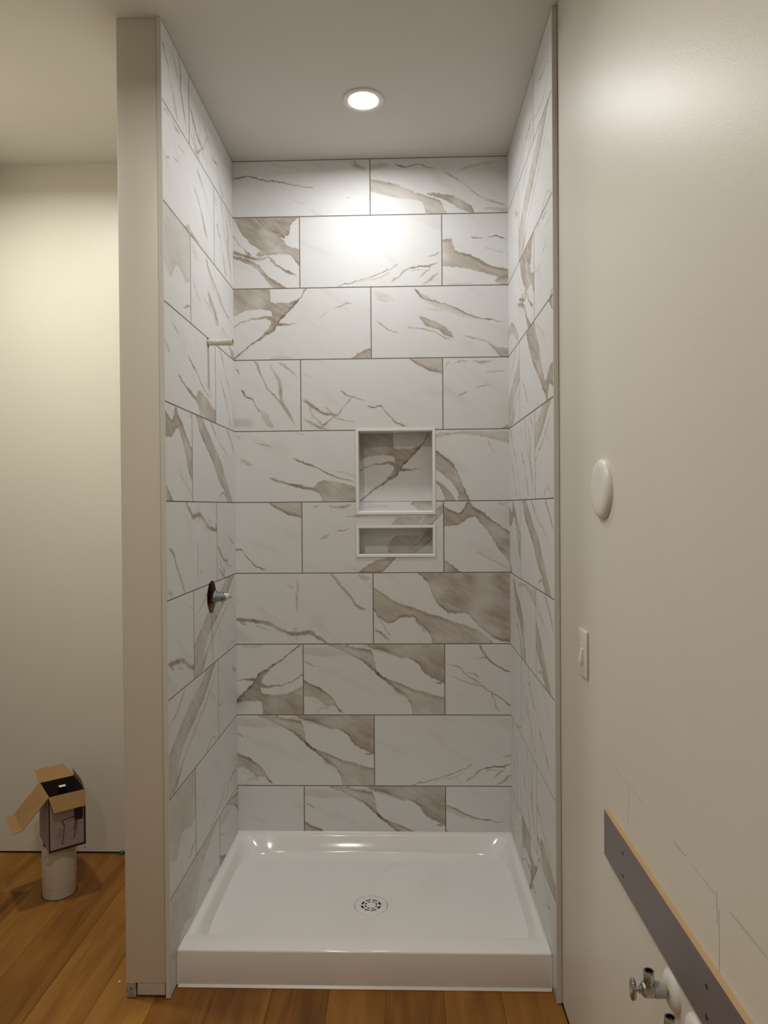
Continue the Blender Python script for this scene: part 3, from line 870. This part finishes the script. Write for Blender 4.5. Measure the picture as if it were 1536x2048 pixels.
# ------------------------------------------------------------------ ceiling downlights
def downlight(x, y, label, lamp):
    t_ = thing('recessed_light', label, 'ceiling light', (x, y, ZC), 'recessed ceiling lights')
    lathe_obj('trim_ring', (0, 0, 0), (0, 0, -1), [(0.0, 0.076), (0.004, 0.075), (0.0065, 0.070), (0.0065, 0.060), (0.003, 0.053), (0.001, 0.052)], M['white_plastic'], t_, n=64)
    mt = NT('led_lens')
    mt.set(Base_Color=(0.9, 0.9, 0.9, 1), Emission_Color=(*lamp[1], 1), Emission_Strength=14.0)
    lathe_obj('lens', (0, 0, 0), (0, 0, -1), [(0.0010, 0.0525), (0.0022, 0.045), (0.0030, 0.0)], mt.m, t_, n=48)
    ld = bpy.data.lights.new('downlight_lamp', 'AREA')
    ld.shape = 'DISK'
    ld.size = 0.10
    ld.energy = lamp[0]
    ld.color = lamp[1]
    ld.spread = math.radians(lamp[2])
    lo = bpy.data.objects.new('downlight_lamp', ld)
    C.objects.link(lo)
    lo.parent = t_
    lo.location = (0, 0, -0.009)
    return t_
downlight(-0.003, -0.428, 'lit round recessed ceiling light above the shower', LAMP_SHOWER)
downlight(-1.32, -0.74, 'round recessed ceiling light in the alcove, left of the narrow wall', LAMP_ALCOVE)
downlight(-0.45, -1.75, 'round recessed ceiling light in the room before the shower', LAMP_ROOM)
downlight(-0.45, -3.60, 'added unseen ceiling light behind the camera', LAMP_ROOM)  # added out of view for ambient light from the room

# ------------------------------------------------------------------ shower pan
pan = thing('shower_pan', 'white acrylic shower pan with round drain and raised front threshold', 'shower pan', (0, -0.41, 0))
def local(o, parent):
    o.matrix_parent_inverse = Matrix.Translation(parent.location).inverted()
NR = 128
PCX, PX_A = -0.0035, 0.5910
def ring_pts(cx, cy, a, b, n, z):
    out = []
    for i in range(NR):
        tt = 8.0 * i / NR
        side, f = int(tt // 2), (tt % 2) - 1
        sx_, sy_ = [(1, f), (-f, 1), (-1, -f), (f, -1)][side]
        kf = 1.0 if n is None else 1.0 / (abs(sx_) ** n + abs(sy_) ** n) ** (1.0 / n)
        out.append((cx + a * sx_ * kf, cy + b * sy_ * kf, z))
    return out
DR = (0.003, -0.436)
rings = [
    ring_pts(PCX, -0.4125, PX_A, 0.4085, None, 0.004), ring_pts(PCX, -0.4125, PX_A, 0.4085, None, RIM),
    ring_pts(-0.001, -0.390, 0.571, 0.366, 26, RIM), ring_pts(-0.001, -0.390, 0.5690, 0.364, 22, 0.0990), ring_pts(-0.001, -0.390, 0.5670, 0.362, 20, 0.0965),
    ring_pts(-0.001, -0.396, 0.5620, 0.352, 9.5, 0.075), ring_pts(-0.001, -0.402, 0.5575, 0.344, 7.0, 0.0520),
    ring_pts(-0.001, -0.4030, 0.5563, 0.3425, 6.7, 0.0476), ring_pts(-0.001, -0.4035, 0.5552, 0.3413, 6.5, 0.0452), ring_pts(-0.001, -0.4040, 0.5534, 0.3397, 6.4, 0.0440), ring_pts(-0.001, -0.405, 0.5480, 0.3350, 6.2, 0.0434),
]
for f in (0.85, 0.7, 0.5, 0.3, 0.16):
    rings.append(ring_pts(DR[0] * (1 - f), -0.407 * f + DR[1] * (1 - f), 0.544 * f + 0.062 * (1 - f) * (1 if f > 0.2 else 1), 0.33 * f + 0.062 * (1 - f), 2.0 + 4.2 * f * f, 0.0375 + 0.0065 * f))
rings.append(ring_pts(DR[0], DR[1], 0.0620, 0.0620, 2, 0.0375))
rings.append(ring_pts(DR[0], DR[1], 0.0612, 0.0612, 2, 0.0345))
bm = bmesh.new()
VV = [[bm.verts.new(p) for p in rg] for rg in rings]
for A, B in zip(VV, VV[1:]):
    for i in range(NR):
        j = (i + 1) % NR
        bm.faces.new((A[i], A[j], B[j], B[i]))
o = obj('basin', bm, M['acrylic'], pan, smooth=35); local(o, pan)
bm = boxbm(PCX - PX_A - 0.0005, PCX + PX_A + 0.0005, -0.8215, -0.742, 0.004, 0.1150, 0.007, 4)
o = obj('threshold', bm, M['acrylic'], pan, smooth=40); local(o, pan)
bm = bmesh.new()
quad_slab(bm, [(-0.590, -0.8205, 0.0), (-0.590, -0.828, 0.0), (-0.590, -0.8205, 0.006)], 1.175, (1, 0, 0))
o = obj('caulk_bead', bm, M['caulk'], pan); local(o, pan)
for nm, pts, ln, ax_ in (('back', [(XL + 0.001, -0.0002, RIM), (XL + 0.001, -0.0048, RIM), (XL + 0.001, -0.0002, RIM + 0.0048)], XR - XL - 0.002, (1, 0, 0)),
                        ('left', [(XL + 0.0002, -0.742, RIM), (XL + 0.0040, -0.742, RIM), (XL + 0.0002, -0.742, RIM + 0.0040)], 0.7415, (0, 1, 0)),
                        ('right', [(XR - 0.0002, -0.742, RIM), (XR - 0.0040, -0.742, RIM), (XR - 0.0002, -0.742, RIM + 0.0040)], 0.7415, (0, 1, 0))):
    bm = bmesh.new()
    quad_slab(bm, pts, ln, ax_)
    o = obj('caulk_bead', bm, M['caulk'], pan); local(o, pan)
# drain grate with two rings of slots over a dark well
drain = lathe_obj('drain_flange', (DR[0], DR[1], 0.0330), (0, 0, 1), [(0.0, 0.0600), (0.0040, 0.0600), (0.0047, 0.0590), (0.0047, 0.0430), (0.0040, 0.0425), (0.0, 0.0425)], M['acrylic'], pan, n=64); local(drain, pan)
bm = bmesh.new()
radii = [0.0, 0.0175, 0.0248, 0.0295, 0.0375, 0.0425]
NS = 96
zt = 0.0378
gv = [[bm.verts.new((DR[0] + rr_ * math.cos(2 * PI * i / NS), DR[1] + rr_ * math.sin(2 * PI * i / NS), zt)) for i in range(NS)] for rr_ in radii[1:]]
cen = bm.verts.new((DR[0], DR[1], zt))
for i in range(NS):
    j = (i + 1) % NS
    bm.faces.new((cen, gv[0][i], gv[0][j]))
    for rI in range(4):
        ph = i % 12
        if rI == 0 and 2 <= ph < 10:
            continue
        if rI == 2 and 1 <= ph < 10:
            continue
        bm.faces.new((gv[rI][i], gv[rI + 1][i], gv[rI + 1][j], gv[rI][j]))
geo = bmesh.ops.extrude_face_region(bm, geom=list(bm.faces))
bmesh.ops.translate(bm, verts=[g for g in geo['geom'] if isinstance(g, bmesh.types.BMVert)], vec=(0, 0, -0.003))
o = obj('drain_grate', bm, M['acrylic'], pan, label='slotted round drain cover'); local(o, pan)
o = lathe_obj('drain_well', (DR[0], DR[1], 0.010), (0, 0, 1), [(0.0, 0.0), (0.0, 0.041), (0.0235, 0.041)], M['dark'], pan, n=40); local(o, pan)
for i in range(4):
    an = PI / 2 * i + 0.06
    o = lathe_obj('drain_screw', (DR[0] + 0.0402 * math.cos(an), DR[1] + 0.0402 * math.sin(an), zt), (0, 0, 1), [(0.0, 0.0016), (0.0004, 0.0016), (0.0004, 0)], M['dull_metal'], pan, n=10); local(o, pan)

# ------------------------------------------------------------------ shower arm stub and mixing valve
arm = thing('shower_arm_stub', 'short ivory pipe stub sticking out of the left tile wall', 'pipe', ARM)
lathe_obj('pipe', (-0.03, 0, 0), (1, 0, 0.0), [(0, 0.0), (0, 0.0125), (0.118, 0.0125), (0.119, 0.0118), (0.122, 0.0118), (0.1225, 0.0095), (0.112, 0.0092), (0.112, 0)], M['stub'], arm, n=36)
lathe_obj('end_collar', (0.083, 0, 0), (1, 0, 0), [(0, 0.0126), (0.0005, 0.0133), (0.0100, 0.0133), (0.0105, 0.0119)], M['stub'], arm, n=36)
lathe_obj('port', (0.0845, -0.0045, 0.0108), (0, -0.4, 1), [(0, 0.0026), (0.0012, 0.0026), (0.0012, 0)], M['dark'], arm, n=14)
lathe_obj('opening_dark_ring', (-0.006, 0, 0), (1, 0, 0), [(0, 0.0182), (0.0005, 0.0182), (0.0005, 0.0124)], M['dark'], arm, n=36)  # dark ring stands in for the shaded hole around the pipe

val = thing('shower_valve', 'unfinished chrome shower mixer valve in a round opening in the tile', 'valve', VALVE)
lathe_obj('valve_body', (-0.066, 0, 0), (1, 0, 0), [(0, 0), (0, 0.030), (0.030, 0.030), (0.034, 0.024), (0.052, 0.024)], M['brass'], val, n=36)
lathe_obj('collar', (-0.014, 0, 0), (1, 0, 0), [(0, 0.0), (0, 0.0225), (0.002, 0.0238), (0.026, 0.0238), (0.0275, 0.0222), (0.0275, 0.0)], M['chrome'], val, n=40)
lathe_obj('retaining_ring', (0.0135, 0, 0), (1, 0, 0), [(0, 0.0), (0, 0.0262), (0.006, 0.0262), (0.0065, 0.02), (0.0065, 0)], M['dull_metal'], val, n=6, smooth=False)
lathe_obj('cartridge', (0.020, 0, 0), (1, 0, 0), [(0, 0), (0, 0.0185), (0.028, 0.0185), (0.030, 0.0165), (0.036, 0.0150), (0.036, 0)], M['dull_metal'], val, n=40)
lathe_obj('cartridge_cap', (0.056, 0, 0.002), (1, 0, 0), [(0, 0.0125), (0.008, 0.0115), (0.009, 0.009), (0.009, 0)], M['white_plastic'], val, n=30)
lathe_obj('screw_hole', (0.0445, -0.0168, -0.006), (0.15, -1, -0.3), [(0, 0.0028), (0.0022, 0.0028), (0.0022, 0)], M['dark'], val, n=14)
lathe_obj('spindle', (0.064, 0, 0), (1, 0, 0), [(0, 0.0042), (0.004, 0.0042), (0.0045, 0.0026), (0.009, 0.0026), (0.0095, 0.0042), (0.014, 0.0042), (0.014, 0)], M['brass'], val, n=18)
lathe_obj('supply_elbow', (-0.058, 0.0, -0.058), (0, 0, 1), [(0, 0.0), (0, 0.011), (0.045, 0.011), (0.045, 0)], M['brass'], val, n=20)

# ------------------------------------------------------------------ things on the right wall
cp = thing('cover_plate', 'round white domed blank cover plate on the right wall', 'cover plate', (XW, -1.338, 1.5500))
lathe_obj('plate', (0, 0, 0), (-1, 0, 0), [(0, 0.0700), (0.004, 0.0705), (0.0085, 0.0690), (0.0125, 0.0640), (0.0150, 0.0560), (0.0160, 0.0470), (0.0163, 0.030), (0.0163, 0)], M['white_plastic'], cp, n=72, smooth=50)

sw = thing('light_switch', 'white single light switch low on the right wall', 'light switch', (XW, -1.160, 1.1265))
obj('plate', boxbm(-0.0065, -0.0003, -0.038, 0.038, -0.0605, 0.0605, 0.0028, 3), M['white_plastic'], sw, smooth=40)
bm = bmesh.new()
quad_slab(bm, [(-0.0062, -0.0105, -0.025), (-0.0155, -0.0105, -0.0225), (-0.0085, -0.0105, 0.012), (-0.0062, -0.0105, 0.013)], 0.021, (0, 1, 0))
obj('toggle', bm, M['white_plastic'], sw)
obj('screw', boxbm(-0.0072, -0.006, -0.0035, 0.0035, 0.0335, 0.0365, 0.0004, 1), M['white_plastic'], sw)

# ledger board with bare plywood top edge
lb = thing('ledger_board', 'dark grey laminated board screwed to the right wall, bare plywood edge', 'board', (XW, -1.370, 0.705))
obj('core', boxbm(-0.0110, -0.0004, -1.30, 0.0, 0.0, 0.1020), M['ply'], lb, label='plywood core with a bare top edge')
obj('face', boxbm(-0.0120, -0.0110, -1.30, 0.0005, -0.0005, 0.1024), M['laminate'], lb, label='dark grey laminate face')
obj('end_cap', boxbm(-0.0110, -0.0004, 0.0, 0.0008, 0.0, 0.1021), M['laminate'], lb)
for yy in (-0.135, -0.538, -0.940):
    for zz in (0.0222, 0.0700):
        lathe_obj('screw', (-0.0120, yy, zz), (-1, 0, 0), [(0, 0.0046), (0.0006, 0.0044), (0.0009, 0.0024), (0.0002, 0.0018), (0.0002, 0)], M['dark_metal'], lb, n=16)

def stop_valve(y, z, label):
    v = thing('stop_valve', label, 'valve', (XW, y, z), 'angle stop valves under the ledger board')
    lathe_obj('escutcheon', (0, 0, 0), (-1, 0, 0), [(0, 0.0345), (0.003, 0.0340), (0.007, 0.0310), (0.0105, 0.024), (0.0118, 0.0135), (0.0118, 0)], M['white_plastic'], v, n=48)
    lathe_obj('pipe', (-0.010, 0, 0), (-1, 0, 0), [(0, 0.0078), (0.016, 0.0078)], M['brass'], v, n=24)
    lathe_obj('compression_sleeve', (-0.0155, 0, 0), (-1, 0, 0), [(0, 0), (0, 0.0125), (0.001, 0.0135), (0.0185, 0.0135), (0.0195, 0.0125), (0.0195, 0)], M['sleeve'], v, n=36)
    lathe_obj('body', (-0.034, 0, 0), (-1, 0, 0), [(0, 0), (0, 0.0120), (0.003, 0.0135), (0.017, 0.0135), (0.021, 0.0110), (0.023, 0.0080), (0.023, 0)], M['chrome'], v, n=8, smooth=False)
    lathe_obj('outlet', (-0.043, 0, 0.008), (0, 0, 1), [(0, 0.0088), (0.006, 0.0088), (0.0065, 0.0098), (0.024, 0.0098), (0.0255, 0.0088), (0.0255, 0.0062), (0.012, 0.0060), (0.012, 0)], M['chrome'], v, n=30)
    lathe_obj('stem', (-0.056, 0, 0), (-1, 0, 0), [(0, 0.0068), (0.004, 0.0068), (0.0045, 0.0045), (0.013, 0.0045)], M['chrome'], v, n=20)
    bm = bmesh.new()
    prof = [(0.0, 0.0), (0.0, 0.0135), (0.0005, 0.0185), (0.0035, 0.0200), (0.0065, 0.0185), (0.0070, 0.012), (0.0060, 0.0)]
    lathe(bm, (-0.0675, 0, 0), (-1, 0, 0), prof, 40)
    for vv in bm.verts:     # flatten to the oval grip
        vv.co.y *= 0.62
    obj('handle', bm, M['chrome'], v, smooth=45)
    return v
stop_valve(-1.747, 0.6555, 'upper chrome angle stop valve with white escutcheon below the grey board')
stop_valve(-1.8440, 0.6455, 'second chrome angle stop valve at the bottom edge, further along the grey board')

# pencil guide lines on the right wall
def pencil(pts, w=0.0009):
    for (ya, za), (yb, zb) in zip(pts, pts[1:]):
        d = Vector((0, yb - ya, zb - za))
        nrm = Vector((0, -d.z, d.y)).normalized() * w
        bm = bmesh.new()
        p0, p1 = Vector((XW - 0.0001, ya, za)), Vector((XW - 0.0001, yb, zb))
        quad_slab(bm, [p0 - nrm, p1 - nrm, p1 + nrm, p0 + nrm], 0.0002, (-1, 0, 0))
        obj('pencil_line', bm, M['graphite'], wall_right)
pencil([(-1.388, 0.924), (-1.60, 0.921)], 0.0005)
pencil([(-1.75, 0.9205), (-1.80, 0.920)], 0.0010)
pencil([(-1.82, 0.920), (-1.915, 0.919)], 0.0005)
pencil([(-1.958, 0.920), (-2.30, 0.921)], 0.0009)
pencil([(-1.508, 0.915), (-1.506, 0.838)], 0.0005)
pencil([(-1.9165, 0.925), (-1.9185, 0.875)], 0.0005)
pencil([(-1.924, 0.900), (-1.925, 0.800)], 0.0006)

# ------------------------------------------------------------------ standpipe and cardboard box in the alcove
pipe = thing('floor_pipe', 'white pipe standing up from the oak floor, box on top', 'pipe', (PIPE[0], PIPE[1], 0))
lathe_obj('pipe', (0, 0, 0.0008), (0, 0, 1), [(0, 0.0610), (0.038, 0.0612), (0.0385, 0.0620), (0.1975, 0.0620), (0.1985, 0.0612), (0.1985, 0.0560), (0.03, 0.0560), (0.03, 0)], M['pvc'], pipe, n=64)
lathe_obj('floor_cutout', (0, 0, 0.0002), (0, 0, 1), [(0, 0.0655), (0.0004, 0.0655), (0.0004, 0.058)], M['dark'], pipe, n=40)
bm = bmesh.new()
for k_, (a_, z_, l_) in enumerate(((-2.02, 0.170, 0.010), (-2.0, 0.158, 0.014), (-2.05, 0.147, 0.008), (-1.93, 0.135, 0.009))):
    c0 = Vector((math.cos(a_) * 0.0621, math.sin(a_) * 0.0621, z_))
    tn = Vector((-math.sin(a_), math.cos(a_), 0))
    nn = Vector((math.cos(a_), math.sin(a_), 0))
    quad_slab(bm, [c0, c0 + tn * 0.003, c0 + tn * (0.003 + 0.003 * (k_ % 2)) + Vector((0, 0, l_)), c0 + Vector((0, 0, l_ * 0.9))], 0.0003, nn)
obj('printed_marks', bm, M['ink_grey'], pipe)

BW, BD, BH, BZ = 0.1324, 0.179, 0.214, 0.2005
cb = thing('cardboard_box', 'open printed cardboard carton with spread flaps on the white pipe', 'box', (-1.224, -0.398, BZ))
cb.rotation_euler = (0, 0, math.atan2(0.619, 0.7853))
T = 0.003
# local frame: x along the front face, y to the back
def panel(name, x0, x1, y0, y1, z0, z1, mats, outer_axis):
    bm = bmesh.new()
    box(bm, x0, x1, y0, y1, z0, z1)
    o = obj(name, bm, None, cb)
    o.data.materials.append(M['kraft'])
    o.data.materials.append(M['card_print'])
    o.data.materials.append(M['box_shade'])
    for p in o.data.polygons:
        if p.normal.dot(Vector(outer_axis)) > 0.9:
            p.material_index = 1
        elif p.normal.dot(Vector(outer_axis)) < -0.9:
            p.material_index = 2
    return o
front = panel('front_panel', 0, BW, 0, T, 0, BH, None, (0, -1, 0))
panel('back_panel', 0, BW, BD - T, BD, 0, BH, None, (0, 1, 0))
leftp = panel('side_panel', 0, T, T, BD - T, 0, BH, None, (-1, 0, 0))
panel('side_panel', BW - T, BW, T, BD - T, 0, BH, None, (1, 0, 0))
panel('bottom_panel', T, BW - T, T, BD - T, 0.0005, T, None, (0, 0, -1))
def flap(name, h0, h1, out, th, L, t0, t1, extra=None, outer_print=True):
    """flap hinged on h0-h1, opened along out, lifted th degrees"""
    h0, h1, out = Vector(h0), Vector(h1), Vector(out)
    v = out * math.cos(math.radians(th)) + Vector((0, 0, math.sin(math.radians(th))))
    e_ = (h1 - h0).normalized()
    nrm = e_.cross(v).normalized()
    if nrm.dot(Vector((0, 0, 1)) - out * 0.0) < 0 and th > -85:
        nrm = -nrm
    if th < -60:
        nrm = out if nrm.dot(out) > 0 else -nrm if (-nrm).dot(out) > 0 else nrm
    bm = bmesh.new()
    a0 = h0 + v * L + e_ * t0
    a1 = h1 + v * L - e_ * t1
    quad_slab(bm, [h0, h1, a1, a0], 0.0022, -nrm)
    o = obj(name, bm, None, cb)
    o.data.materials.append(M['kraft'])
    o.data.materials.append(M['card_print'])
    for p in o.data.polygons:
        if p.normal.dot(-nrm) > 0.9:
            p.material_index = 1
    if extra:
        th2, L2 = extra
        v2 = out * math.cos(math.radians(th2)) + Vector((0, 0, math.sin(math.radians(th2))))
        n2 = e_.cross(v2).normalized()
        if n2.z < 0:
            n2 = -n2
        bm = bmesh.new()
        quad_slab(bm, [a0, a1, a1 + v2 * L2 - e_ * 0.004, a0 + v2 * L2 + e_ * 0.004], 0.0022, -n2)
        obj('tuck_tab', bm, M['kraft'], o)
    return o
flap('flap', (0.0, 0.0, BH), (BW, 0.0, BH), (0, -1, 0), -62, 0.060, 0.014, 0.006)
flap('flap', (0.0, 0.0, BH), (0.0, BD, BH), (-1, 0, 0), -48, 0.135, 0.0, 0.0, (-12, 0.032))
flap('flap', (0.0, BD, BH), (BW, BD, BH), (0, 1, 0), 18, 0.088, 0.0, 0.026)
flap('flap', (BW, BD, BH), (BW, 0.012, BH), (1, 0, 0), 102, 0.034, 0.004, 0.020)
# printed artwork: black edge lines, black square, line drawing of the fixture
ink = bmesh.new()
def fr(x0, x1, z0, z1, bm, y=-0.0004):
    box(bm, x0, x1, y, 0.0, z0, z1)
for a in ((0.0, 0.0045, 0, BH), (BW - 0.0065, BW, 0, BH), (0, BW, 0, 0.0085), (0.091, 0.1225, 0.102, 0.152)):
    fr(*a, ink)
obj('black_print', ink, M['ink'], front, label='black printed border and square')
bm = bmesh.new()
def stroke(x0, z0, x1, z1, w, bm):
    d = Vector((x1 - x0, 0, z1 - z0)).normalized()
    nn = Vector((-d.z, 0, d.x)) * w
    p0, p1 = Vector((x0, -0.0004, z0)), Vector((x1, -0.0004, z1))
    quad_slab(bm, [p0 - nn, p1 - nn, p1 + nn, p0 + nn], 0.0004, (0, 1, 0))
for s_ in ((0.046, 0.112, 0.089, 0.120, 0.0022), (0.046, 0.112, 0.056, 0.090, 0.0030), (0.056, 0.090, 0.047, 0.020, 0.0020), (0.089, 0.120, 0.102, 0.100, 0.0030), (0.102, 0.100, 0.090, 0.036, 0.0022), (0.096, 0.100, 0.089, 0.068, 0.0026)):
    stroke(*s_, bm)
obj('fixture_drawing', bm, M['ink_brown'], front, label='printed line drawing of a fixture')
for k_ in ((0.072, 0.118, 0.075, 0.100, 0.008), (0.044, 0.085, 0.034, 0.050, 0.006), (0.085, 0.034, 0.083, 0.030, 0.004)):
    bm = bmesh.new()
    stroke(*k_, bm)
    obj('fixture_shading', bm, M['ink_grey'], front)
for (y0, y1, z0, z1) in ((0.02, 0.06, 0.150, 0.190), (0.07, 0.09, 0.05, 0.058), (0.06, 0.08, 0.066, 0.074), (0.05, 0.09, 0.028, 0.036)):
    bm = bmesh.new()
    box(bm, -0.0004, 0.0, y0, y1, z0, z1)
    obj('side_print', bm, M['ink_grey'], leftp)

fx = thing('packed_fixture', 'black fixture with a small white label inside the open carton', 'fixture', (-1.2270, -0.2850, BZ + 0.004))
fx.rotation_euler = cb.rotation_euler
lathe_obj('body', (0, 0, 0), (0, 0, 1), [(0, 0), (0, 0.030), (0.12, 0.030), (0.125, 0.016), (0.207, 0.014), (0.209, 0)], M['black_plastic'], fx, n=28)
o = obj('label_tag', boxbm(-0.012, 0.012, -0.010, 0.010, 0.2092, 0.2100), M['paper'], fx, label='small white paper label')

# ------------------------------------------------------------------ small bits
bm = bmesh.new()
bmesh.ops.create_icosphere(bm, subdivisions=1, radius=0.004)
for v in bm.verts:
    v.co = Vector((v.co.x * 1.3, v.co.y, v.co.z * 0.6)) * random.uniform(0.8, 1.2)
o = obj('plaster_crumb', bm, M['paper'], None)
o.location = (-0.783, -0.81, 0.0028)
o['label'] = 'tiny white plaster crumb on the oak floor beside the narrow wall'
o['category'] = 'debris'
bm = boxbm(-0.009, 0.009, -0.006, 0.006, -0.008, 0.008, 0.003, 2)
o = obj('spacer_clip', bm, M['teal'], None, smooth=40)
o.location = (-1.108, -0.0065, 0.0085)
o['label'] = 'small teal plastic spacer at the foot of the alcove wall'
o['category'] = 'spacer'
lathe_obj('nail_hole', (-1.273, 0.0, 0.026), (0, -1, 0), [(0, 0.0028), (0.0006, 0.0026), (0.0006, 0)], M['dark'], wall_alcove, n=12)
